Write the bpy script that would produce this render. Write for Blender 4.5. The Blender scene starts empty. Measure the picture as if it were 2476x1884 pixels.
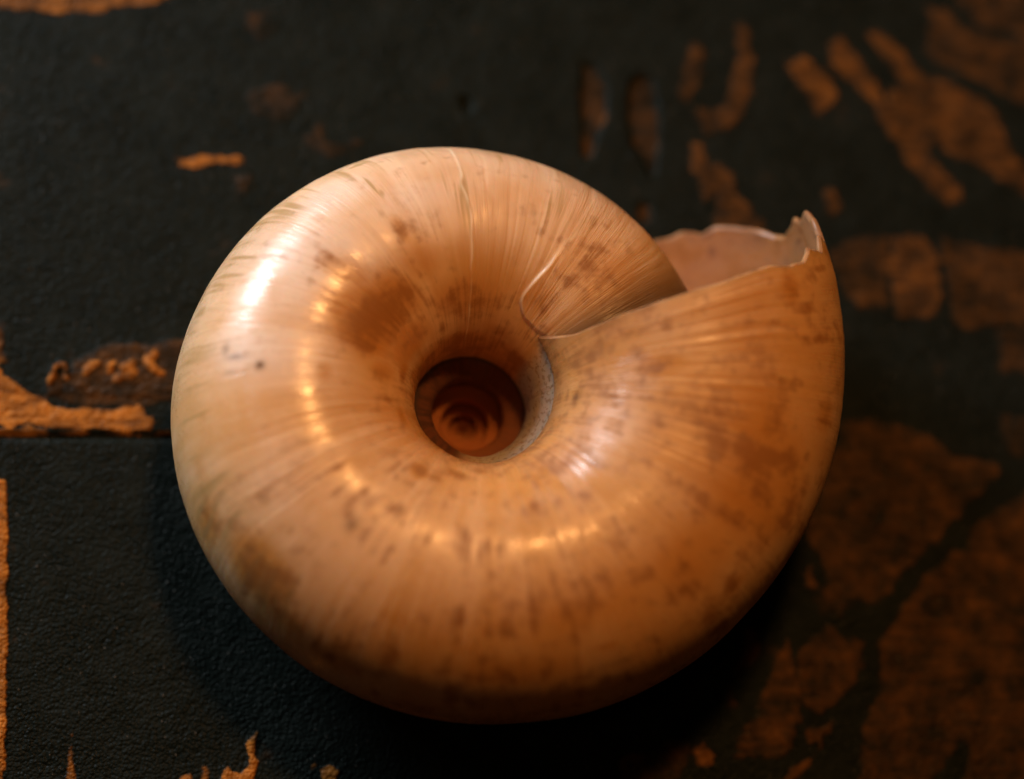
import bpy, math, random
import numpy as np

MM = 0.001
sc = bpy.context.scene
col = sc.collection

# ------------------------------------------------------------------ camera
from mathutils import Vector, Matrix
TILT = math.radians(16.5)
TD = (-0.45, -0.893)
CAM_DIST = 200.0
CAM_TARGET = Vector((2.9, 1.0, 14.0))
vdir = Vector((math.sin(TILT) * TD[0], math.sin(TILT) * TD[1], math.cos(TILT)))
cam_pos = CAM_TARGET + vdir * CAM_DIST
zc = vdir.normalized()
yc = (Vector((0, 1, 0)) - zc * zc.y).normalized()
xc = yc.cross(zc)
cam = bpy.data.cameras.new("camera")
cam.lens = 80.0
cam.sensor_width = 36.0
cam.clip_start = 0.005
cam.clip_end = 10.0
cam.dof.use_dof = True
cam.dof.focus_distance = 0.1985
cam.dof.aperture_fstop = 8.0
camo = bpy.data.objects.new("camera", cam)
M = Matrix.Identity(4)
for i in range(3):
    M[i][0], M[i][1], M[i][2] = xc[i], yc[i], zc[i]
    M[i][3] = cam_pos[i] * MM
camo.matrix_world = M
col.objects.link(camo)
sc.camera = camo

# ------------------------------------------------------------------ world and lamps
w = bpy.data.worlds.new("World")
sc.world = w
w.use_nodes = True
w.node_tree.nodes["Background"].inputs[0].default_value = (1.0, 0.36, 0.085, 1)
w.node_tree.nodes["Background"].inputs[1].default_value = 0.022

def area(name, ax, ay, dist, sx, sy, power, color, aim=(0, 0, 12)):
    """lamp seen from the shell at ax degrees to the right and ay degrees up the picture from the zenith"""
    d = Vector((math.tan(math.radians(ax)), math.tan(math.radians(ay)), 1)).normalized()
    L = bpy.data.lights.new(name, 'AREA')
    L.shape = 'RECTANGLE'
    L.size, L.size_y = sx, sy
    L.energy = power
    L.color = color
    o = bpy.data.objects.new(name, L)
    a = Vector(aim) * MM
    o.location = a + d * dist
    o.rotation_euler = (-d).to_track_quat('-Z', 'Y').to_euler()
    col.objects.link(o)
    return o

area("window_light", -66, 66, 0.25, 0.095, 0.085, 0.64, (0.86, 0.92, 1.0))
area("window_light", -40, 16, 0.50, 0.014, 0.15, 0.040, (0.84, 0.92, 1.0))
area("ceiling_lamp", 4, 23, 0.30, 0.032, 0.032, 0.49, (1.0, 0.455, 0.145))
area("ceiling_lamp", -16, -6, 0.7, 0.010, 0.010, 0.05, (1.0, 0.50, 0.18))

vs = sc.view_settings
vs.view_transform = 'Standard'
vs.look = 'None'
vs.exposure = 0.0
vs.gamma = 1.0
sc.render.engine = 'CYCLES'
sc.cycles.use_denoising = True
sc.cycles.use_adaptive_sampling = True
sc.cycles.adaptive_threshold = 0.02
sc.cycles.max_bounces = 4
sc.cycles.diffuse_bounces = 3
sc.cycles.glossy_bounces = 2
sc.cycles.caustics_reflective = False
sc.cycles.caustics_refractive = False

# ------------------------------------------------------------------ helpers
def link_mesh(name, verts, faces, mat, parent=None, smooth=True):
    me = bpy.data.meshes.new(name)
    verts = np.asarray(verts, np.float32)
    faces = np.asarray(faces, np.int32)
    nf, k = faces.shape
    me.vertices.add(len(verts))
    me.vertices.foreach_set("co", (verts * MM).astype(np.float32).ravel())
    me.loops.add(nf * k)
    me.loops.foreach_set("vertex_index", faces.ravel())
    me.polygons.add(nf)
    me.polygons.foreach_set("loop_start", np.arange(0, nf * k, k, dtype=np.int32))
    me.polygons.foreach_set("loop_total", np.full(nf, k, np.int32))
    me.update(calc_edges=True)
    if smooth:
        me.polygons.foreach_set("use_smooth", np.ones(nf, bool))
    me.materials.append(mat)
    o = bpy.data.objects.new(name, me)
    col.objects.link(o)
    if parent:
        o.parent = parent
    return o

def set_attr(o, name, vals):
    a = o.data.attributes.new(name, 'FLOAT', 'POINT')
    a.data.foreach_set("value", np.asarray(vals, np.float32).ravel())

def grid_faces(n, m, flip=False, wrap=False):
    """n rows, m columns of vertices"""
    i = np.arange(n - 1)[:, None]
    mm = m if wrap else m - 1
    j = np.arange(mm)[None, :]
    j2 = (j + 1) % m
    a = i * m + j; b = i * m + j2; c = (i + 1) * m + j2; d = (i + 1) * m + j
    f = np.stack([a, b, c, d], -1).reshape(-1, 4)
    return f[:, ::-1] if flip else f

def pchip(xk, yk):
    xk = np.asarray(xk, float); yk = np.asarray(yk, float)
    h = np.diff(xk); d = np.diff(yk) / h
    m = np.zeros_like(yk)
    for i in range(1, len(xk) - 1):
        if d[i - 1] * d[i] > 0:
            w1 = 2 * h[i] + h[i - 1]; w2 = h[i] + 2 * h[i - 1]
            m[i] = (w1 + w2) / (w1 / d[i - 1] + w2 / d[i])
    m[0] = d[0]; m[-1] = d[-1]
    def f(x):
        x = np.asarray(x, float)
        i = np.clip(np.searchsorted(xk, x) - 1, 0, len(xk) - 2)
        t = (x - xk[i]) / h[i]
        return ((1 + 2 * t) * (1 - t) ** 2 * yk[i] + t * (1 - t) ** 2 * h[i] * m[i]
                + t * t * (3 - 2 * t) * yk[i + 1] + t * t * (t - 1) * h[i] * m[i + 1])
    return f

def vnoise1(x, seed=0):
    """smooth 1-D value noise in -1..1"""
    x = np.asarray(x, float)
    i = np.floor(x).astype(int); f = x - i
    f = f * f * (3 - 2 * f)
    def hsh(k):
        v = np.sin(k * 127.1 + seed * 311.7) * 43758.5453
        return 2 * (v - np.floor(v)) - 1
    return hsh(i) * (1 - f) + hsh(i + 1) * f

def vnoise2(x, y, seed=0):
    x = np.asarray(x, float); y = np.asarray(y, float)
    i = np.floor(x).astype(int); j = np.floor(y).astype(int)
    fx = x - i; fy = y - j
    fx = fx * fx * (3 - 2 * fx); fy = fy * fy * (3 - 2 * fy)
    def h(a, b):
        v = np.sin(a * 127.1 + b * 269.5 + seed * 311.7) * 43758.5453
        return 2 * (v - np.floor(v)) - 1
    return ((h(i, j) * (1 - fx) + h(i + 1, j) * fx) * (1 - fy)
            + (h(i, j + 1) * (1 - fx) + h(i + 1, j + 1) * fx) * fy)

# ------------------------------------------------------------------ materials
class NT:
    """tiny node-tree writer"""
    def __init__(self, name):
        self.m = bpy.data.materials.new(name)
        self.m.use_nodes = True
        self.t = self.m.node_tree
        self.b = self.t.nodes["Principled BSDF"]
    def n(self, typ, **kw):
        nd = self.t.nodes.new(typ)
        for k, v in kw.items():
            setattr(nd, k, v)
        return nd
    def put(self, sock, v):
        if hasattr(v, "is_linked") or hasattr(v, "links"):
            self.t.links.new(v, sock)
        elif isinstance(v, (tuple, list)) and len(v) == 3 and sock.type == 'RGBA':
            sock.default_value = (*v, 1)
        else:
            sock.default_value = v
    def attr(self, name):
        return self.n('ShaderNodeAttribute', attribute_name=name).outputs["Fac"]
    def math(self, op, a, b=0.0, c=0.0, clamp=False):
        nd = self.n('ShaderNodeMath', operation=op, use_clamp=clamp)
        for s_, v in zip(nd.inputs, (a, b, c)):
            self.put(s_, v)
        return nd.outputs[0]
    def vec(self, x, y, z=0.0):
        nd = self.n('ShaderNodeCombineXYZ')
        for s_, v in zip(nd.inputs, (x, y, z)):
            self.put(s_, v)
        return nd.outputs[0]
    def noise(self, vec, scale, detail=3.0, rough=0.55, dist=0.0):
        nd = self.n('ShaderNodeTexNoise')
        self.put(nd.inputs["Vector"], vec)
        nd.inputs["Scale"].default_value = scale
        nd.inputs["Detail"].default_value = detail
        nd.inputs["Roughness"].default_value = rough
        nd.inputs["Distortion"].default_value = dist
        return nd.outputs["Fac"]
    def ramp(self, f, lo, hi, a=0.0, b=1.0, smooth=True):
        nd = self.n('ShaderNodeMapRange', clamp=True)
        nd.interpolation_type = 'SMOOTHSTEP' if smooth else 'LINEAR'
        for s_, v in zip(nd.inputs, (f, lo, hi, a, b)):
            self.put(s_, v)
        return nd.outputs[0]
    def mix(self, f, a, b, blend='MIX'):
        nd = self.n('ShaderNodeMix', data_type='RGBA', blend_type=blend)
        self.put(nd.inputs[0], f)
        self.put(nd.inputs[6], a)
        self.put(nd.inputs[7], b)
        return nd.outputs[2]
    def bump(self, h, dist, strength=1.0, normal=None):
        nd = self.n('ShaderNodeBump')
        nd.inputs["Strength"].default_value = strength
        nd.inputs["Distance"].default_value = dist
        self.put(nd.inputs["Height"], h)
        if normal is not None:
            self.put(nd.inputs["Normal"], normal)
        return nd.outputs[0]
    def obj(self):
        return self.n('ShaderNodeTexCoord').outputs["Object"]

def shell_material(name, inside=False, lip=False):
    k = NT(name)
    co = k.obj()
    gt, gp = k.attr("growth"), k.attr("girth")
    brown, olive, pale, dark = k.attr("brown"), k.attr("olive"), k.attr("pale"), k.attr("dark")
    deep = k.attr("deep")
    # growth streaks: long along the girth, thin along the growth direction
    s1, s2 = k.attr("streak_broad"), k.attr("streak_thin")
    blot = k.noise(co, 240, 6, 0.68)
    fine = k.noise(co, 2600, 1, 0.6)
    mid = k.noise(co, 700, 1, 0.5)
    c = k.mix(k.ramp(k.math('ADD', k.math('MULTIPLY', s1, 0.5), k.math('MULTIPLY', blot, 0.5)), 0.32, 0.68), (0.68, 0.38, 0.155), (0.78, 0.50, 0.265))
    c = k.mix(k.math('MULTIPLY', pale, 0.85), c, (0.87, 0.765, 0.665))
    c = k.mix(k.math('MULTIPLY', k.ramp(s2, 0.48, 0.80), k.ramp(blot, 0.35, 0.65, 0.03, 0.30)), c, (0.58, 0.32, 0.12))
    c = k.mix(k.math('MULTIPLY', k.ramp(brown, 0.08, 0.55), 0.85), c, k.mix(s2, (0.54, 0.215, 0.036), (0.63, 0.295, 0.070)))
    # brown staining, broken up by blotches and streaks
    e = k.math('ADD', brown, k.math('MULTIPLY_ADD', k.math('SUBTRACT', blot, 0.5), 2.1, k.math('MULTIPLY', k.math('SUBTRACT', mid, 0.5), 0.7)))
    e = k.math('ADD', e, k.math('MULTIPLY', k.math('SUBTRACT', s2, 0.5), 0.55))
    fb = k.math('MULTIPLY', k.ramp(e, 0.22, 0.85), k.ramp(brown, 0.0, 0.22))
    c = k.mix(k.math('MULTIPLY', fb, 0.85), c, (0.33, 0.125, 0.026))
    sp = k.math('MULTIPLY', k.ramp(mid, 0.55, 0.80), k.ramp(brown, 0.05, 0.5, 0.05, 0.4))
    c = k.mix(sp, c, (0.30, 0.11, 0.025))
    eo = k.math('ADD', olive, k.math('MULTIPLY', k.math('SUBTRACT', s2, 0.5), 1.2))
    c = k.mix(k.math('MULTIPLY', k.math('MULTIPLY', k.ramp(eo, 0.2, 0.8), k.ramp(olive, 0.0, 0.2)), 0.75), c, (0.42, 0.26, 0.09))
    pits = k.math('MULTIPLY', k.ramp(mid, 0.66, 0.80), 0.25)
    c = k.mix(pits, c, (0.42, 0.24, 0.10))
    c = k.mix(k.math('MULTIPLY', dark, k.ramp(fine, 0.2, 0.6, 0.6, 1.0)), c, (0.14, 0.06, 0.02))
    # shade of the umbilicus painted dark into the colour of the oldest whorls
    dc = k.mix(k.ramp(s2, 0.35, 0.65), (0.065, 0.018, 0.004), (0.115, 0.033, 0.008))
    dc = k.mix(k.ramp(gt, -160.0, -290.0), dc, (0.36, 0.11, 0.020))  # warm glow at the bottom of the hole painted as brighter orange
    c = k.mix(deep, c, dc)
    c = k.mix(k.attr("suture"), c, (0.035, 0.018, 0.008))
    # chalky old wall below the seam, its cool window light painted in as grey
    chalk_cool_light = k.attr("chalk_cool_light")
    c = k.mix(k.math('MULTIPLY', chalk_cool_light, 0.85), c, k.mix(k.ramp(fine, 0.52, 0.64), (0.43, 0.42, 0.37), (0.27, 0.23, 0.17)))
    c = k.mix(k.attr("scar"), c, (0.86, 0.70, 0.50))
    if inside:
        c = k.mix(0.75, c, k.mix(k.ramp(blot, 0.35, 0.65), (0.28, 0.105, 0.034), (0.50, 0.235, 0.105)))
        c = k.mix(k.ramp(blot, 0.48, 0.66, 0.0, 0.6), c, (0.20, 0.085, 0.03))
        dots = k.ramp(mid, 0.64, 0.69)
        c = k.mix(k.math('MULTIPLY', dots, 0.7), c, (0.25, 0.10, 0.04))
    if lip:
        c = k.mix(0.8, c, k.mix(k.ramp(mid, 0.35, 0.6), (0.40, 0.20, 0.085), (0.22, 0.095, 0.035)))
    b = k.b
    k.put(b.inputs["Base Color"], c)
    rr = k.math('ADD', k.ramp(blot, 0.38, 0.62, 0.10, 0.30), k.math('MULTIPLY', fb, 0.16))
    rr = k.math('ADD', rr, k.math('MULTIPLY', k.math('ADD', deep, chalk_cool_light), 0.3))
    rr = k.math('ADD', rr, k.ramp(gt, -66.0, -73.0, 0.0, 0.18))
    rr = k.math('ADD', rr, k.ramp(gt, -24.0, -14.0, 0.0, 0.14))
    rr = k.math('ADD', rr, k.ramp(k.attr("patchy"), 0.2, 1.0, 0.12, 0.0))
    rr = k.math('ADD', rr, k.ramp(s2, 0.35, 0.65, 0.0, 0.10))
    k.put(b.inputs["Roughness"], rr)
    b.inputs["Specular IOR Level"].default_value = 0.5
    b.inputs["Subsurface Weight"].default_value = 0.32
    b.inputs["Subsurface Radius"].default_value = (1.0, 0.45, 0.18)
    b.inputs["Subsurface Scale"].default_value = 0.0024
    # relief of the growth lines
    h2 = k.noise(k.vec(k.math('MULTIPLY', gt, 9.0), k.math('MULTIPLY', gp, 0.30), 5.0), 1.0, 1, 0.5)
    h = k.math('MULTIPLY', h2, k.math('MULTIPLY', k.math('MULTIPLY_ADD', k.attr("striae"), 0.34, 0.13), k.attr("patchy")))
    h = k.math('ADD', h, k.math('MULTIPLY', k.noise(co, 1500, 0, 0.5), k.math('MULTIPLY_ADD', chalk_cool_light, 0.25, 0.03)))
    k.put(b.inputs["Normal"], k.bump(h, 0.00016, 0.75))
    return k.m

def board_material():
    k = NT("worn_black_board")
    co = k.obj()
    sd, tone = k.attr("patch"), k.attr("tone")
    ed = k.noise(co, 420, 3, 0.7)
    mot = k.noise(co, 190, 4, 0.7)
    brush = k.n('ShaderNodeMapping')
    k.put(brush.inputs["Vector"], co)
    brush.inputs["Rotation"].default_value = (0, 0, math.radians(-38))
    brush.inputs["Scale"].default_value = (260, 1500, 300)
    br = k.noise(brush.outputs[0], 1.0, 1, 0.6)
    d = k.math('ADD', sd, k.math('MULTIPLY', k.math('SUBTRACT', ed, 0.5), k.math('MULTIPLY_ADD', tone, -1.2, 2.2)))
    mask = k.ramp(d, k.math('MULTIPLY_ADD', tone, 0.20, -0.22), k.math('MULTIPLY_ADD', tone, -0.25, 0.38))
    cover = k.math('ADD', tone, k.math('MULTIPLY', k.math('MULTIPLY', k.math('SUBTRACT', k.math('MULTIPLY_ADD', ed, 0.5, k.math('MULTIPLY', mot, 0.5)), 0.5), 2.4), k.math('ADD', tone, 0.15)))
    cover = k.math('ADD', cover, k.math('MULTIPLY', k.math('MULTIPLY', k.math('SUBTRACT', br, 0.5), 0.5), tone), clamp=True)
    f = k.math('MULTIPLY', mask, cover)
    rub = k.math('MULTIPLY', k.ramp(mot, 0.62, 0.78), 0.07)
    f = k.math('MAXIMUM', f, rub)
    black = k.mix(k.ramp(mot, 0.3, 0.7), (0.0050, 0.0084, 0.0070), (0.0098, 0.0142, 0.0120))
    gold = k.mix(k.ramp(k.math('ADD', k.math('MULTIPLY', ed, 0.6), k.math('MULTIPLY', br, 0.4)), 0.33, 0.66), (0.23, 0.080, 0.010), (0.52, 0.195, 0.028))
    c = k.mix(f, black, gold)
    vor = k.n('ShaderNodeTexVoronoi', feature='F1')
    k.put(vor.inputs["Vector"], co)
    vor.inputs["Scale"].default_value = 3000
    sepc = k.n('ShaderNodeSeparateColor')
    k.put(sepc.inputs[0], vor.outputs["Color"])
    dust = k.math('MULTIPLY', k.math('GREATER_THAN', sepc.outputs[0], 0.978), k.math('LESS_THAN', vor.outputs["Distance"], 0.28))
    c = k.mix(k.math('MULTIPLY', dust, 0.4), c, (0.16, 0.15, 0.13))
    b = k.b
    k.put(b.inputs["Base Color"], c)
    k.put(b.inputs["Roughness"], k.math('MULTIPLY_ADD', f, 0.10, k.ramp(mot, 0.3, 0.7, 0.36, 0.50)))
    k.put(b.inputs["Specular IOR Level"], k.math('MULTIPLY_ADD', f, 0.07, 0.05))
    h = k.math('ADD', k.math('MULTIPLY', k.math('SUBTRACT', 1.0, vor.outputs["Distance"]), 0.6), k.math('MULTIPLY', k.noise(co, 1700, 2, 0.65), 1.1))
    h = k.math('ADD', h, k.math('MULTIPLY', k.math('MULTIPLY', br, mask), 0.8))
    k.put(b.inputs["Normal"], k.bump(h, 0.00024, 0.75))
    return k.m

M_shell = shell_material("shell_surface")
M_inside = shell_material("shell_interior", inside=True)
M_lip = shell_material("shell_lip", lip=True)
M_board = board_material()

# ------------------------------------------------------------------ the board
# worn patches of the black board: (strength, raised mm, outline in mm on the board)
PATCHES = [
 (0.238, 0, [(32.18,39.89), (34,40.11), (35.33,39.36), (36.88,38.02), (37.39,36.62), (37,35.19), (35.37,33.81), (34.73,35.07), (33.89,36.91), (32.59,38.73)]),
 (0.221, 0, [(36.68,42.05), (37.95,42.49), (39.06,41.47), (40.14,39.86), (41.42,37.79), (42.69,35.49), (43.51,33.41), (43.67,31.77), (42.77,31.96), (41.93,33.56), (40.89,35.86), (39.14,37.67), (37.59,38.77), (36.63,40.62)]),
 (0.17, 0, [(40.95,43.02), (42.79,43.13), (44.1,41.52), (45.63,39.69), (47.19,38.58), (50.37,37.8), (52.84,36.5), (54.34,34.44), (54.67,32.09), (56.4,29.35), (58.1,27.79), (57.96,25.44), (56.23,26.53), (53.54,28.27), (51.33,29.8), (48.64,30.84), (47.31,31.72), (46.81,30.75), (47.86,28.93), (49.82,27.16), (49.96,25.54), (48.37,25.46), (46.61,26.54), (45.1,28.33), (44.05,30.15), (43.7,32.47), (42.68,35.25), (42.88,37.16), (44.16,37.7), (42.67,40.24), (41.58,41.62)]),
 (0.0952, 0, [(47.33,46.29), (49.4,45.93), (51.18,44.34), (54.39,43.55), (59.04,43.09), (58.55,35.13), (54.07,37.76), (50.91,39.26), (48.19,40.31), (46.62,41.18), (47.19,43.38)]),
 (0.085, 0, [(49.98,48.15), (59.38,48.72), (59.07,43.58), (53.28,44.46), (51.24,45.55)]),
 (0.102, 0, [(22.97,41.27), (23.86,41.08), (23.93,38.96), (23.32,36.8), (22.17,34.87), (21.28,35.05), (21.77,37.19), (22.48,39.35)]),
 (0.136, 0, [(27.3,43.42), (28.44,43.73), (28.82,41.13), (29.18,37.83), (28.66,35.45), (27.49,33.51), (25.66,31.55), (23.87,31.11), (23.12,32.35), (23.26,33.99), (24.6,34.06), (25.95,34.6), (26.68,36.75), (27.43,39.63)]),
 (0.136, 0, [(22.52,30.47), (23.41,30.28), (24.26,28.7), (25.79,27.86), (26.66,26.98), (27.04,24.7), (28.56,23.63), (29.64,22.53), (29.82,21.18), (27.6,20.85), (24.75,21.4), (24.58,23.22), (25.07,25.29), (23.72,24.55), (23.32,26.36), (22.47,27.69)]),
 (0.119, 0, [(36.02,26.73), (36.67,26.3), (37.5,24.5), (36.79,23.55), (35.92,23.97), (35.63,25.33)]),
 (0.102, 0, [(36,20.08), (38.27,21.09), (42.1,21.72), (41.91,17.38), (41.54,13.97), (39.1,14.1), (37.18,16.05), (36.57,17.38)]),
 (0.17, 0, [(42.54,21.63), (45.93,21.89), (46.99,20.56), (46.68,18.72), (47.29,17.38), (46.87,13.51), (44.4,13.19), (42.64,13.57), (42.04,17.84)]),
 (0.119, 0, [(47.27,21.49), (50.87,21.19), (57.63,20.1), (57.22,13.46), (51.54,12.79), (49.5,12.26), (48.21,13.33), (48.14,16.5), (47.58,18.76)]),
 (0.068, 0, [(52.64,12.38), (57.19,13), (56.9,8.26), (52.85,8.12)]),
 (0.0952, 0, [(36.83,3.21), (39.22,3.05), (43.5,2.23), (46.57,0.89), (47.7,-0.51), (51.54,-1.11), (51.97,-2.06), (49.93,-4.02), (47.64,-6.45), (45.37,-8.85), (42.88,-11.25), (40.89,-13.61), (39.42,-15.02), (37.79,-14.6), (36.1,-16.01), (33.76,-16.29), (33.35,-14.7), (34.8,-13.29), (34.2,-10.53), (33.05,-9.63), (32.9,-7.31), (33.67,-5.42), (34.97,-2.08), (36.24,0.33)]),
 (0.272, 0, [(32.5,-12.19), (33.23,-11.48), (33.41,-12.86), (34.09,-13.53), (33.38,-13.78), (32.69,-13.33)]),
 (0.1122, 0, [(30.68,-18.17), (31.18,-20.66), (31.67,-23.35), (31.46,-26.03), (30.57,-28.71), (29.18,-29.39), (27.36,-29.64), (25.54,-29.44), (25.59,-27.67), (27,-25.88), (28.22,-23.4), (29.45,-20.69)]),
 (0.0952, 0, [(31.79,-19.51), (34.18,-17.42), (35.13,-16.95), (36.01,-18.3), (37.87,-18.49), (37.79,-20.54), (36.78,-22.59), (35.34,-23.96), (33.68,-25.11), (32.32,-24.46), (31.71,-22)]),
 (0.102, 0, [(56.29,-2.65), (54.44,-3.65), (51.77,-5.63), (49.03,-7.35), (48.21,-9.25), (44.76,-11.67), (42.76,-14.03), (41.48,-16.13), (39.49,-18.91), (39.63,-21.18), (38.81,-23.9), (37.8,-25.94), (37.23,-28.62), (37.06,-33.05), (42.81,-32.99), (45.53,-29.41), (46.78,-27.83), (47.93,-28.04), (47.58,-30.27), (46.51,-32.95), (54.44,-32.87)]),
 (0.289, 0, [(21.72,-28.39), (22.52,-28.05), (22.95,-28.81), (23.51,-29.24), (23.04,-30.02), (22.13,-30.14), (21.58,-29.71)]),
 (0.204, 0, [(32.12,-26.91), (32.71,-26.46), (33.86,-26.44), (35.05,-25.53), (34.54,-26.88), (33.58,-27.78), (32.66,-28.02)]),
 (0.204, 0, [(28.63,-32.7), (30.52,-30.48), (32.15,-29.35), (33.56,-28.45), (32.83,-29.57), (31.42,-30.91), (30.45,-32.68)]),
 (0.068, 0, [(27.23,-17.56), (28.14,-18), (27.6,-20.72), (26.19,-22.09), (25.46,-23.9), (25.66,-24.79), (24.51,-25.25), (24.2,-24.14), (24.8,-22.79), (25.77,-20.75), (26.27,-19.17)]),
 (0.0408, 0, [(52.54,3.73), (56.69,3.86), (56.34,-1.93), (52.62,0.84)]),
 (0.0442, 0, [(14.72,-29.8), (17.65,-28.66), (21.06,-27.07), (21.5,-27.95), (21.01,-29.72), (20.31,-31.04), (19.15,-32.8), (14.68,-32.85)]),
 (0.1428, 0, [(45.15,1.32), (46.82,1.14), (46.99,-0.3), (45.75,-1.05)]),
 (0.8, 0.12, [(-45.21,6.66), (-42.6,5.15), (-42.22,4.45), (-41.27,3.95), (-40.13,3.1), (-38.85,2.79), (-38.39,2.19), (-37.69,1.68), (-36.5,1.46), (-33.97,1.54), (-31.01,1.73), (-30.17,2.02), (-29.57,1.95), (-29.2,1.17), (-28.42,1.01), (-28.47,0.13), (-28.79,-0.51), (-30.49,-0.52), (-34.72,-0.43), (-37.24,-0.6), (-38.95,-0.13), (-39.8,0.11), (-40.62,-0.18), (-41.44,-0.65), (-42.29,-0.32), (-44.79,-0.4)]),
 (0.42, 0.12, [(-44.79,-0.49), (-41.43,-0.73), (-39.79,-0.07), (-38.08,-0.63), (-28.45,-0.54), (-22.83,-0.14), (-22.81,-0.49), (-44.74,-1.32)]),
 (0.1, 0.14, [(-36.04,5.92), (-34.89,6.77), (-33.82,7.62), (-30.84,7.91), (-29.11,7.61), (-27.86,8.57), (-26.13,8.27), (-26.03,5.57), (-26.44,2.86), (-28.89,2.07), (-33.98,1.81), (-36.53,1.99), (-38.08,2.55), (-38.42,2.72), (-38.12,3.44), (-37.84,4.61), (-37.17,4.81), (-36.49,4.65)]),
 (0.9, 0.5, [(-38.37,3.43), (-38.17,4.42), (-37.89,5.59), (-37.24,6.06), (-36.71,5.81), (-36.35,5.2), (-36.45,3.94), (-36.73,4.29), (-36.85,5.18), (-37.21,5.43), (-37.5,4.62), (-37.81,3.9)]),
 (0.6, 0.35, [(-35.24,5.24), (-34.52,6.07), (-33.76,6.18), (-33.4,5.93), (-34.14,5.19), (-34.71,4.63), (-35.13,4.7)]),
 (0.7, 0.4, [(-32.96,5.5), (-32.56,6.23), (-32.13,6.06), (-32.44,5.34), (-32.67,4.79), (-32.93,4.78)]),
 (0.65, 0.4, [(-31.86,5.72), (-30.78,6.38), (-30.33,6.04), (-30.2,4.88), (-30.69,4.41), (-31.29,4.48), (-31.96,4.1), (-32.39,4.26), (-32.25,4.81), (-31.57,4.92)]),
 (0.95, 0.45, [(-29.59,6.7), (-28.59,7.36), (-28.4,7.01), (-28.71,6.1), (-28.17,5.49), (-27.65,5.24), (-27.8,4.78), (-28.67,5.11), (-29.29,5.63), (-29.65,6.15)]),
 (0.25, 0, [(-44.52,9.37), (-42.42,9.45), (-42.12,5.7), (-44.28,5.09)]),
 (0.85, 0.12, [(-44.48,-5.24), (-41.64,-5.37), (-41.28,-8.15), (-40.81,-14.49), (-40.5,-20.74), (-40.26,-27.31), (-40.17,-29.74), (-40.18,-33.77), (-42.8,-33.8)]),
 (0.55, 0, [(-34.69,-27.65), (-34.47,-27.64), (-34.29,-30.01), (-34.01,-32.65), (-34.82,-32.66), (-34.69,-30.75), (-34.67,-29.13)]),
 (0.9, 0.15, [(-18.16,-27.48), (-18.06,-28.16), (-18.33,-29.21), (-18.39,-29.81), (-18.08,-30.25), (-18.6,-32.78), (-21.57,-32.81), (-21.04,-31.03), (-20.68,-30.43), (-20.29,-31.17), (-19.54,-31.46), (-19.1,-31), (-18.91,-29.96), (-19.17,-28.62), (-18.74,-28.02)]),
 (0.6, 0, [(-13.13,-30.26), (-12.83,-30.48), (-13.11,-31.08), (-13.56,-31.24)]),
 (0.75, 0.1, [(-12.52,-30.93), (-11.77,-30.47), (-10.86,-31.05), (-11.13,-32.7), (-12.03,-32.71), (-12.5,-31.52)]),
 (0.6, 0, [(-24.72,-31.81), (-23.99,-31.36), (-23.65,-32.83), (-24.98,-32.85)]),
 (0.4, 0, [(-22.98,-30.61), (-22.53,-30.9), (-22.68,-32.82), (-22.98,-32.83)]),
 (0.4, 0, [(-47.82,40.96), (-42.8,40.55), (-39.72,40.55), (-35.51,40.89), (-33.24,41.47), (-29.99,42.12), (-27.08,43.64), (-47.91,42.38)]),
 (0.6, 0, [(-27.43,26.43), (-25.65,26.43), (-23.22,26.81), (-22.88,26.3), (-22.41,26.76), (-20.78,26.84), (-20.92,26.05), (-22.71,25.96), (-23.52,25.92), (-25.13,25.5), (-27.07,25.49)]),
 (0.05, 0, [(-20.82,33.79), (-18.19,34.29), (-15.52,33.37), (-15.81,31.75), (-17.76,30.59), (-20.09,31.35), (-20.94,32.54)]),
 (0.05, 0, [(-21.86,24.79), (-20.23,24.87), (-20.68,23.46), (-21.13,22.23), (-21.94,22.19)]),
 (0.04, 0, [(-21.32,39.84), (-20.72,41.86), (-17.56,42.04), (-17.69,40.41), (-19.97,39.02)]),
 (0.04, 0, [(-15.41,28.6), (-13.97,30.79), (-13.43,28.52), (-9.8,28.88), (-11.43,27.74), (-13.73,27.28)]),
 (0.07, -0.4, [(11.88,38.31), (13.18,37.98), (14.1,36.06), (14.06,32.71), (13.3,31.11), (12.54,28.54), (11.8,28.51), (11.67,34.94)]),
 (0.07, -0.4, [(16.54,36.39), (17.49,37.23), (18.61,36.9), (19.14,34.95), (19.27,31.42), (18.92,27.5), (18.45,26.9), (17.92,28.42), (16.82,30.12), (16.3,32.44)]),
 (0.05, -0.3, [(17.29,23.75), (18.22,23.8), (18.37,22.08), (17.45,21.84)]),
 (0, -0.45, [(-45.54,-1.26), (-12.77,-0.22), (-12.76,-0.48), (-45.53,-1.52)]),
 (0, -0.5, [(-0.25,33.91), (0.4,33.95), (0.86,33.19), (0.68,32.5), (0.04,32.56)]),
]


def poly_sdf(px, py, poly):
    """signed distance, positive inside"""
    p = np.asarray(poly, float)
    d2 = np.full(px.shape, 1e9); inside = np.zeros(px.shape, bool)
    for a, b in zip(p, np.roll(p, -1, 0)):
        ex, ey = b - a
        wx, wy = px - a[0], py - a[1]
        q = np.clip((wx * ex + wy * ey) / (ex * ex + ey * ey + 1e-9), 0, 1)
        d2 = np.minimum(d2, (wx - ex * q) ** 2 + (wy - ey * q) ** 2)
        if abs(ey) > 1e-9:
            cross = ((a[1] > py) != (b[1] > py)) & (px < a[0] + ex * (py - a[1]) / ey)
            inside ^= cross
    d = np.sqrt(d2)
    return np.where(inside, d, -d)

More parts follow.
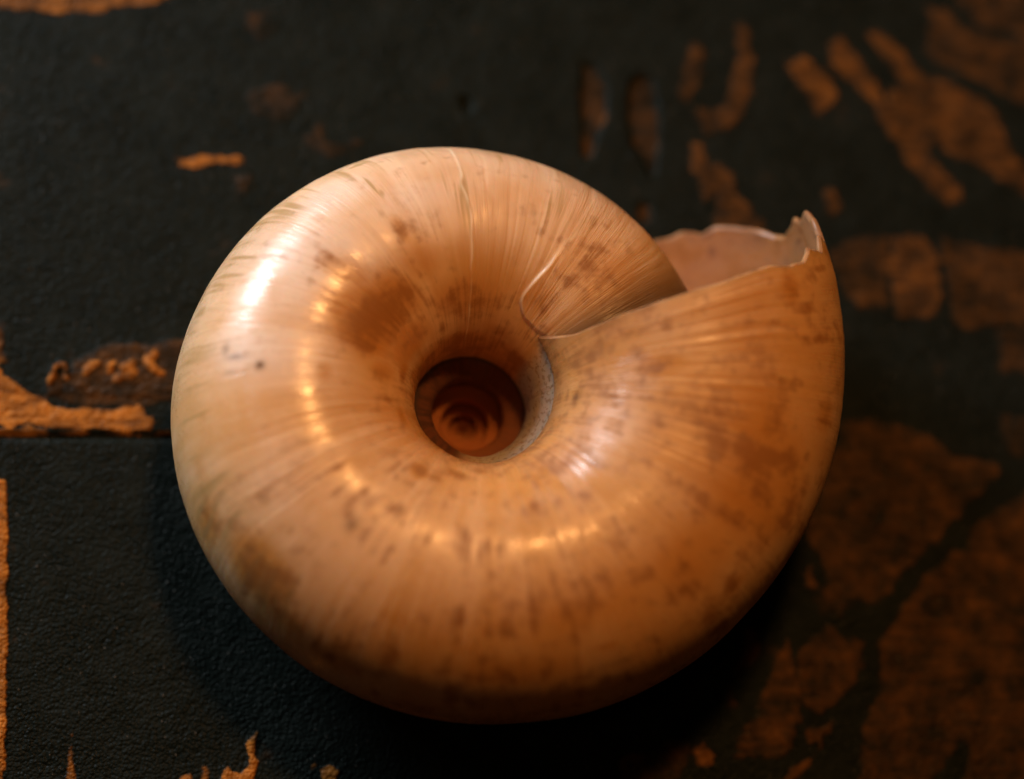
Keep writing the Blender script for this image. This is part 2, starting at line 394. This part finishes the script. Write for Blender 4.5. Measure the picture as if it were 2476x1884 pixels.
def stretched(lo, hi, step, far):
    a = np.arange(lo, hi + step, step)
    out = np.cumsum(step * 1.35 ** np.arange(1, 22))
    out = out[out < far]
    return np.concatenate([lo - out[::-1], a, a[-1] + out])

gx = stretched(-56, 66, 0.25, 260)
gy = stretched(-48, 58, 0.25, 260)
X, Y = np.meshgrid(gx, gy)
SD = np.full(X.shape, -3.0); TN = np.zeros(X.shape); Z = np.zeros(X.shape)
best = np.full(X.shape, -3.0)
for tone, hgt, poly in PATCHES:
    p = np.asarray(poly)
    x0, y0 = p.min(0) - 3.2; x1, y1 = p.max(0) + 3.2
    ix = slice(np.searchsorted(gx, x0), np.searchsorted(gx, x1)); iy = slice(np.searchsorted(gy, y0), np.searchsorted(gy, y1))
    if X[iy, ix].size == 0:
        continue
    d = poly_sdf(X[iy, ix], Y[iy, ix], poly)
    s = SD[iy, ix]
    # inside a later patch its own strength rules, outside the nearest patch
    take = (d > s) | (d > 0)
    TN[iy, ix] = np.where(take, tone, TN[iy, ix])
    SD[iy, ix] = np.maximum(s, d) if tone > 0 else s
    if hgt > 0:
        e = np.clip((d + 0.12) / 0.35, 0, 1); e = e * e * (3 - 2 * e)
        rough = 1 + 0.5 * vnoise2(X[iy, ix] * 1.6, Y[iy, ix] * 1.6, 3)
        Z[iy, ix] = np.maximum(Z[iy, ix], hgt * e * rough)
    elif hgt < 0:
        e = np.clip((d + 0.3) / 0.3, 0, 1); e = e * e * (3 - 2 * e)
        Z[iy, ix] = np.minimum(Z[iy, ix], hgt * e)
Z += 0.03 * vnoise2(X * 0.9, Y * 0.9, 11)
bo = link_mesh("board", np.stack([X, Y, Z - 0.12], -1).reshape(-1, 3), grid_faces(len(gy), len(gx)), M_board)
set_attr(bo, "patch", SD); set_attr(bo, "tone", TN)
bo["kind"] = "structure"

# ------------------------------------------------------------------ the shell
A0 = 30.0        # degrees: angle about the axis at t = 0, the mouth of the shell
T  = [-6.5, -6, -5, -4, -3, -2, -1.5, -1.0, -0.833, -0.583, -0.333, -0.25, -0.163, -0.083, 0.0, 0.1]
RO = [1.2, 2.0, 4.0, 6.4, 10.0, 15.4, 18.6, 22.2, 23.6, 26.6, 28.0, 29.0, 30.3, 32.2, 34.4, 36.6]
RI = [-0.4, -0.1, 0.45, 1.25, 2.15, 3.2, 4.0, 4.8, 5.1, 5.5, 5.8, 5.9, 6.1, 6.3, 6.6, 7.0]
ZT = [0.9, 1.1, 1.8, 3.2, 5.4, 9.4, 13.8, 19.8, 21.0, 22.8, 24.6, 25.3, 26.1, 27.0, 28.0, 29.2]
ZB = [0.1, 0.1, 0.2, 0.5, 1.2, 2.6, 2.4, 1.2, 0.4, 0.05, 0.2, 0.4, 0.8, 1.3, 2.0, 2.8]
fRO, fRI, fZT, fZB = pchip(T, RO), pchip(T, RI), pchip(T, ZT), pchip(T, ZB)

PH = [0, 8, 16, 30, 60, 90, 115, 135, 150, 160, 170, 180, 200, 230, 270, 300, 320, 336, 350, 360]
AE = [31, 31, 28.5, 23.5, 21, 21, 22.5, 25, 28.5, 34, 42, 50, 50, 50, 50, 43, 37, 32, 30.5, 31]
fAE = pchip(PH, AE)

def smooth01(x):
    x = np.clip(x, 0, 1)
    return x * x * (3 - 2 * x)

def scar_dist(t, ph):
    """distance in mm along the growth direction from the old lip line that shows as a pale ridge"""
    d = np.degrees(ph)
    al = np.interp(d, [0, 40, 90, 130, 150, 175], [100, 98.5, 96.5, 99, 102, 105]) + 0.7 * vnoise1(d / 9.0, 5)
    return (360 * t + A0 + 360 - al) * np.pi / 180 * (fRO(t) * 0.6)

def callus(t, ph):
    """glaze laid over the older whorl beside the mouth: (amount, pale edge)"""
    d = np.degrees(ph)
    tb = np.interp(d, [20, 35, 57, 75, 91, 108, 121, 130, 140],
                   [-0.951, -0.942, -0.926, -0.9155, -0.910, -0.901, -0.8925, -0.886, -0.880])
    pm = np.interp(t, [-1.1, -1.0, -0.969, -0.941, -0.914, -0.905, -0.892, -0.885], [128, 132, 135, 137.3, 136.3, 134.5, 130, 122])
    xt = (tb - t) * 2 * np.pi * 13.0 + 0.25 * vnoise1(d / 8.0, 61) * smooth01((120 - d) / 30)
    xp = (pm - d) * 0.15
    hh = np.clip(0.5 + 0.5 * (xp - xt) / 1.2, 0, 1)
    x = xp * (1 - hh) + xt * hh - 1.2 * hh * (1 - hh)
    win = smooth01((d - 15) / 15) * (t < -0.8) * smooth01((t + 1.25) / 0.1)
    return smooth01(x / 0.45) * win, np.exp(-((x - 0.2) / 0.22) ** 2) * win

def relief(t, ph):
    """mm outwards: growth wrinkles, dents, old lip lines"""
    d = np.degrees(ph)
    tt = t + 0.010 * np.sin(ph) + 0.0025 * vnoise1(d / 25.0, 9)
    z1 = smooth01((t + 0.22) / 0.2)
    up = smooth01((np.sin(ph) + 0.6) / 0.8)
    r = up * (0.022 * vnoise1(tt * 95, 1) + 0.013 * vnoise1(tt * 260, 12) + 0.010 * vnoise1(tt * 520, 2)) * np.clip(0.55 + 0.9 * vnoise2(tt * 16, d / 32, 15), 0.05, 1.4) * (1 + 0.5 * z1)
    r = r + 0.10 * vnoise2(tt * 14, d / 40, 4) * smooth01((t + 1.5) / 0.5)
    sd = scar_dist(t, ph)
    vis = smooth01((d - 25) / 15) * smooth01((172 - d) / 12)
    r = r + vis * (0.05 * np.exp(-(sd / 0.13) ** 2) + 0.04 * smooth01(-sd / 0.3) * np.exp(-np.maximum(-sd, 0) / 2.5))
    ca, ce = callus(t, ph)
    lo_ = smooth01((d - 70) / 45)
    r = r + 0.22 * ca * lo_ + 0.07 * ce * lo_
    r = r + (0.10 * fRI(t) + 0.08) * np.exp(-((d - 160) / 13) ** 2) * smooth01((-1.30 - t) / 0.15)
    return r

def shell_point(t, ph, off=0.0, rel=True):
    """t in turns, ph in radians (0 outer edge, pi/2 upper crest, pi umbilical wall)"""
    ro, ri, zt, zb = fRO(t), fRI(t), fZT(t), fZB(t)
    rc, a = (ro + ri) / 2, (ro - ri) / 2
    zm, b = (zt + zb) / 2, (zt - zb) / 2
    e = 2 / 2.12
    cp, sp = np.cos(ph), np.sin(ph)
    k = off + (relief(t, ph) if rel else 0.0)
    x = rc + (a + k) * np.sign(cp) * np.abs(cp) ** e
    z = zm + (b + k) * np.sign(sp) * np.abs(sp) ** e
    al = np.radians(A0 + 360 * t)
    return np.stack([x * np.cos(al), x * np.sin(al), z], -1)

def t_end(ph):
    d = np.degrees(ph) % 360
    jag = 0.75 * vnoise1(d / 6.0, 21) + 0.14 * vnoise1(d / 3.4, 22)
    chip = 1.3 * np.round(1.2 * vnoise1(d / 11.0, 23)) * 0.5
    near = smooth01((75 - np.abs((d + 180) % 360 - 180)) / 30)
    low = smooth01((d - 255) / 10)
    return (fAE(d) + jag * (0.35 + 0.9 * near) + chip * near * (1 - low * 0.4) - A0) / 360

NP = 320
ph = np.linspace(0, 2 * np.pi, NP, endpoint=False)
def whorl_grid(t0, n, end=None):
    u = np.linspace(0, 1, n)[:, None]
    if end is None:
        te = t_end(ph)[None, :]
        t = t0 + (0 - t0) * u
        s = np.clip((t + 0.28) / 0.28, 0, 1) ** 1.5
        t = t + te * s
    else:
        t = t0 + (end - t0) * u + 0 * ph[None, :]
    return t, np.broadcast_to(ph[None, :], t.shape)

# stains seen on the shell: (t, girth degrees, half width mm along growth, half width mm along girth, amount, kind)
STAINS = [
 (-0.6527, 113.6, 2.88, 3.71, 0.9, 'b'),
 (-0.6959, 115.9, 2.47, 2.88, 0.6, 'b'),
 (-0.6793, 95.6, 2.06, 2.47, 0.45, 'b'),
 (-0.7466, 105.8, 2.47, 2.47, 0.4, 'b'),
 (-0.7474, 91.1, 0.62, 1.65, 0.5, 'b'),
 (-0.6793, 85.5, 1.24, 1.65, 0.35, 'b'),
 (-0.7948, 131.6, 3.71, 2.47, 0.5, 'b'),
 (-0.6626, 139.5, 2.47, 2.06, 0.7, 'b'),
 (-0.5953, 131.6, 1.24, 2.06, 0.5, 'b'),
 (-0.7923, 162.0, 3.30, 1.24, 0.6, 'b'),
 (-0.8805, 153.0, 2.06, 1.24, 0.4, 'b'),
 (-0.6136, 146.2, 1.24, 0.82, 0.6, 'b'),
 (-0.5180, 141.8, 1.24, 0.74, 0.5, 'b'),
 (-0.4307, 123.7, 0.91, 1.03, 0.8, 'b'),
 (-0.3833, 136.1, 1.03, 0.82, 0.8, 'b'),
 (-0.3450, 144.0, 0.82, 0.82, 0.7, 'b'),
 (-0.4082, 126.0, 1.24, 0.49, 0.5, 'b'),
 (-0.4889, 96.8, 0.49, 2.06, 0.4, 'b'),
 (-0.5803, 100.1, 1.03, 0.82, 0.4, 'b'),
 (-0.2877, 115.9, 0.58, 0.58, 0.7, 'b'),
 (-0.2581, 126.0, 0.82, 0.58, 0.5, 'b'),
 (-0.1287, 142.9, 0.82, 0.41, 0.5, 'b'),
 (-0.0798, 113.6, 1.24, 2.88, 0.7, 'b'),
 (-0.0670, 131.6, 0.58, 2.47, 0.5, 'b'),
 (-0.0913, 100.1, 0.91, 2.47, 0.5, 'b'),
 (-0.2744, 149.6, 0.49, 1.24, 0.4, 'b'),
 (-0.4681, 37.1, 3.71, 2.88, 0.8, 'b'),
 (-0.5055, 23.6, 2.06, 2.47, 0.5, 'b'),
 (-0.4398, 27.0, 3.30, 2.47, 0.5, 'b'),
 (-0.3908, 60.8, 2.47, 1.24, 0.4, 'b'),
 (-0.3475, 55.1, 2.47, 1.65, 0.4, 'b'),
 (-0.2687, 50.6, 1.65, 0.62, 0.5, 'b'),
 (-0.5329, 32.6, 1.65, 1.24, 0.3, 'b'),
 (-0.4107, 23.6, 3.71, 2.06, 0.5, 'b'),
 (-0.1269, 86.6, 8.24, 8.24, 0.58, 'b'),
 (-0.1463, 60.8, 7.00, 7.00, 0.6, 'b'),
 (-0.0540, 85.5, 8.24, 4.94, 0.4, 'b'),
 (-0.2020, 65.2, 7.00, 4.94, 0.45, 'b'),
 (-0.2802, 67.5, 6.18, 2.47, 0.4, 'b'),
 (-0.3218, 45.0, 8.24, 2.47, 0.5, 'b'),
 (-0.9611, 88.9, 4.94, 3.71, 0.4, 'b'),
 (-0.9079, 121.5, 3.30, 2.06, 0.35, 'b'),
 (-0.0371, 64.1, 2.47, 1.65, 0.5, 'b'),
 (-0.0983, 40.5, 2.47, 2.47, 0.5, 'b'),
 (-0.1334, 76.5, 1.65, 0.82, 0.5, 'b'),
 (-0.1941, 41.6, 2.06, 1.03, 0.5, 'b'),
 (-0.3384, 93.4, 0.58, 3.71, 0.35, 'b'),
 (-0.6211, 25.9, 2.47, 1.24, 0.6, 'o'),
 (-0.7508, 34.9, 0.91, 0.41, 1, 'o'),
 (-0.7483, 58.5, 0.25, 1.24, 0.8, 'o'),
 (-0.7508, 67.5, 0.21, 0.58, 0.8, 'o'),
 (-0.7441, 30.4, 0.74, 0.33, 0.7, 'o'),
 (-0.6443, 31.5, 3.30, 1.24, 0.45, 'o'),
 (-0.8156, 77.6, 1.24, 2.88, 0.45, 'o'),
 (-0.6818, 31.5, 2.47, 0.82, 0.4, 'o'),
 (-0.5629, 28.1, 2.06, 0.82, 0.4, 'o'),
 (-0.8896, 69.8, 3.30, 2.47, 0.25, 'o'),
 (-0.7982, 72.0, 0.41, 2.47, 0.4, 'o'),
 (-0.5845, 73.1, 0.37, 0.37, 1, 'd'),
 (-0.4465, 84.4, 0.54, 0.54, 0.7, 'd'),
 (-0.1067, 151.9, 0.54, 0.54, 0.9, 'd'),
 (-0.5961, 55.1, 0.58, 0.29, 0.55, 'd'),
 (-0.5911, 60.8, 0.33, 0.82, 0.6, 'd'),
 (-0.5812, 59.6, 0.25, 0.66, 0.35, 'd'),
 (-0.5005, 137.2, 0.33, 0.41, 0.3, 'd'),
 (-0.2655, 40.5, 1.65, 0.33, 0.3, 'd'),
 (-0.6693, 72.0, 5.36, 7.00, 0.7, 'p'),
 (-0.5970, 73.1, 2.47, 4.94, 0.6, 'p'),
 (-0.7167, 52.9, 4.12, 2.47, 0.8, 'p'),
 (-0.7724, 77.6, 4.12, 2.47, 0.5, 'p'),
 (-0.4598, 61.9, 4.94, 3.30, 0.12, 'p'),
 (-0.1764, 123.7, 2.47, 2.88, 0.25, 'p'),
 (-0.4964, 68.6, 3.30, 2.47, 0.2, 'p'),
 (-1.0127, 164.2, 1.65, 2.47, 0, 'p'),
]


GRIDS = {}
def dress(o, t, P):
    """store the coordinates and stain amounts the shell material reads"""
    GRIDS[o.name] = t
    d = np.degrees(P)
    rm = fRO(t) * 0.55
    set_attr(o, "growth", (t + 0.010 * np.sin(P)) * 100.0)
    set_attr(o, "girth", d / 360 * 66.0)
    g1 = (t + 0.010 * np.sin(P)) * 100.0; g2 = d / 360 * 66.0
    wob = 0.35 * vnoise2(g1 * 0.4, g2 * 0.25, 31)
    def fbm(kx, ky, oct_, seed):
        tot, amp, v = 0.0, 1.0, 0.0
        for q_ in range(oct_):
            v = v + amp * vnoise2((g1 + wob) * kx * 2 ** q_, g2 * ky * 2 ** q_, seed + q_); tot += amp; amp *= 0.62
        return 0.5 + 0.62 * v / tot
    set_attr(o, "patchy", np.clip(0.55 + 0.8 * vnoise2(g1 * 0.22 + 5, g2 * 0.18, 71) + 0.3 * vnoise2(g1 * 0.8, g2 * 0.4, 72), 0.1, 1.3))
    set_attr(o, "streak_broad", fbm(0.55, 0.05, 3, 41))
    set_attr(o, "streak_thin", fbm(2.2, 0.13, 3, 51))
    f = {k: np.zeros(t.shape) for k in "bopd"}
    ri, ro = fRI(t), fRO(t)
    rad = (ro + ri) / 2 + (ro - ri) / 2 * np.cos(P)
    for (st, sp, rt, rp, am, kd) in STAINS:
        dt = (t - st) * 2 * np.pi * rad / rt
        dp = np.radians(d - sp) * (ro - ri) / 2 / rp
        f[kd] = np.maximum(f[kd], am * np.exp(-0.8 * (dt * dt + dp * dp)))
    f["p"] = np.maximum(f["p"], 0.32 * smooth01((t + 1.0) / 0.12) * smooth01((-0.55 - t) / 0.12) * smooth01((120 - d) / 40) * (0.7 + 0.3 * vnoise2(t * 14, d / 25, 83)))
    f["o"] = np.maximum(f["o"], 0.30 * smooth01((62 - d) / 30) * smooth01((-0.40 - t) / 0.1) * smooth01((t + 0.95) / 0.1))
    umb = smooth01((d - 140) / 30) * smooth01((230 - d) / 20)
    f["b"] = np.maximum(f["b"], 0.55 * umb * smooth01((-0.45 - t) / 0.2))  # brown of the umbilical wall, with its shade painted in
    f["b"] = np.maximum(f["b"], 0.12 + 0.19 * smooth01((t + 0.58) / 0.25) + 0.11 * smooth01((d - 112) / 20))
    f["b"] = np.maximum(f["b"], 0.18 * callus(t, P)[0] * smooth01((d - 35) / 40))
    set_attr(o, "brown", f["b"]); set_attr(o, "olive", f["o"]); set_attr(o, "pale", f["p"]); set_attr(o, "dark", f["d"])
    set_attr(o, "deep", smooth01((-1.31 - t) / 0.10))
    set_attr(o, "chalk_cool_light", smooth01((t + 1.40) / 0.10) * smooth01((-0.95 - t) / 0.06) * smooth01((d - 128) / 14))
    ca, ce = callus(t, P)
    call_edge = ce * smooth01((d - 88) / 30) * 0.8
    # darker line where a whorl meets the one laid over it
    tn = t + 1
    nro, nri, nzt, nzb = fRO(np.minimum(tn, 0.1)), fRI(np.minimum(tn, 0.1)), fZT(np.minimum(tn, 0.1)), fZB(np.minimum(tn, 0.1))
    b_ = (fZT(t) - fZB(t)) / 2
    zz = (fZT(t) + fZB(t)) / 2 + b_ * np.sin(P)
    F = np.sqrt(((rad - (nro + nri) / 2) / ((nro - nri) / 2)) ** 2 + ((zz - (nzt + nzb) / 2) / ((nzt - nzb) / 2)) ** 2)
    gap = (F - 1) * (nro - nri) / 2
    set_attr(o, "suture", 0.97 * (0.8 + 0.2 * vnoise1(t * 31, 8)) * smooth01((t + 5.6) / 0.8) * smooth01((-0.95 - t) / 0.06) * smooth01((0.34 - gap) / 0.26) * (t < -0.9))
    sdist = scar_dist(t, P)
    vis = smooth01((d - 25) / 15) * smooth01((172 - d) / 12)
    set_attr(o, "scar", np.clip(0.42 + 0.35 * vnoise1(d / 5.0, 77), 0, 1) * np.exp(-(sdist / 0.12) ** 2) * vis + 0.22 * call_edge)
    set_attr(o, "striae", smooth01((t + 0.25) / 0.2) * 0.5 + 0.5 * smooth01((-0.86 - t) / 0.06) * smooth01((t + 1.2) / 0.1)
             + 0.45 * smooth01((0.55 - np.sin(P)) / 0.3) * (np.cos(P) > 0)
             + 1.3 * np.exp(-((t + 0.62) / 0.09) ** 2) * smooth01(0.6 + vnoise1(t * 60, 91)) + 1.1 * np.exp(-((t + 0.14) / 0.05) ** 2) * smooth01((d - 100) / 20))

shell = bpy.data.objects.new("snail_shell", None)
col.objects.link(shell)
shell["label"] = "glossy cream and tan snail shell lying umbilicus up with a chipped lip"
shell["category"] = "shell"

t, P = whorl_grid(-1.08, 1300)
V = shell_point(t, P)
body = link_mesh("body_whorl", V.reshape(-1, 3), grid_faces(len(t), NP, flip=True, wrap=True), M_shell, shell)
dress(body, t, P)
t, P = whorl_grid(-6.5, 900, end=-1.08)
V = shell_point(t, P)
inner = link_mesh("inner_whorl", V.reshape(-1, 3), grid_faces(len(t), NP, flip=True, wrap=True), M_shell, shell)
inner["label"] = "brown inner whorls with painted-in shade stepping down inside the umbilicus"
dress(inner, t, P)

# mouth: inner wall of the last part of the whorl and the thin broken lip that joins it to the outside
WALL = 0.58
te = t_end(ph)[None, :]
u = np.linspace(0, 1, 120)[:, None]
t = te - 0.33 * (1 - u) ** 1.2
P = np.broadcast_to(ph[None, :], t.shape)
Vi = shell_point(t, P, off=-WALL)
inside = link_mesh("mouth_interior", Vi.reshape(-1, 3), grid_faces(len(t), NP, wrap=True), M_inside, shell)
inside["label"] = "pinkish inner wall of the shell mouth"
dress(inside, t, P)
q = np.linspace(0, 1, 6)[:, None]
t = te + 0.0016 * np.sin(np.pi * q)
P = np.broadcast_to(ph[None, :], t.shape)
Vl = shell_point(t, P, off=-WALL * q)
lip = link_mesh("lip", Vl.reshape(-1, 3), grid_faces(len(q), NP, flip=True, wrap=True), M_lip, shell)
lip["label"] = "thin chipped pale lip around the shell mouth"
dress(lip, t, P)
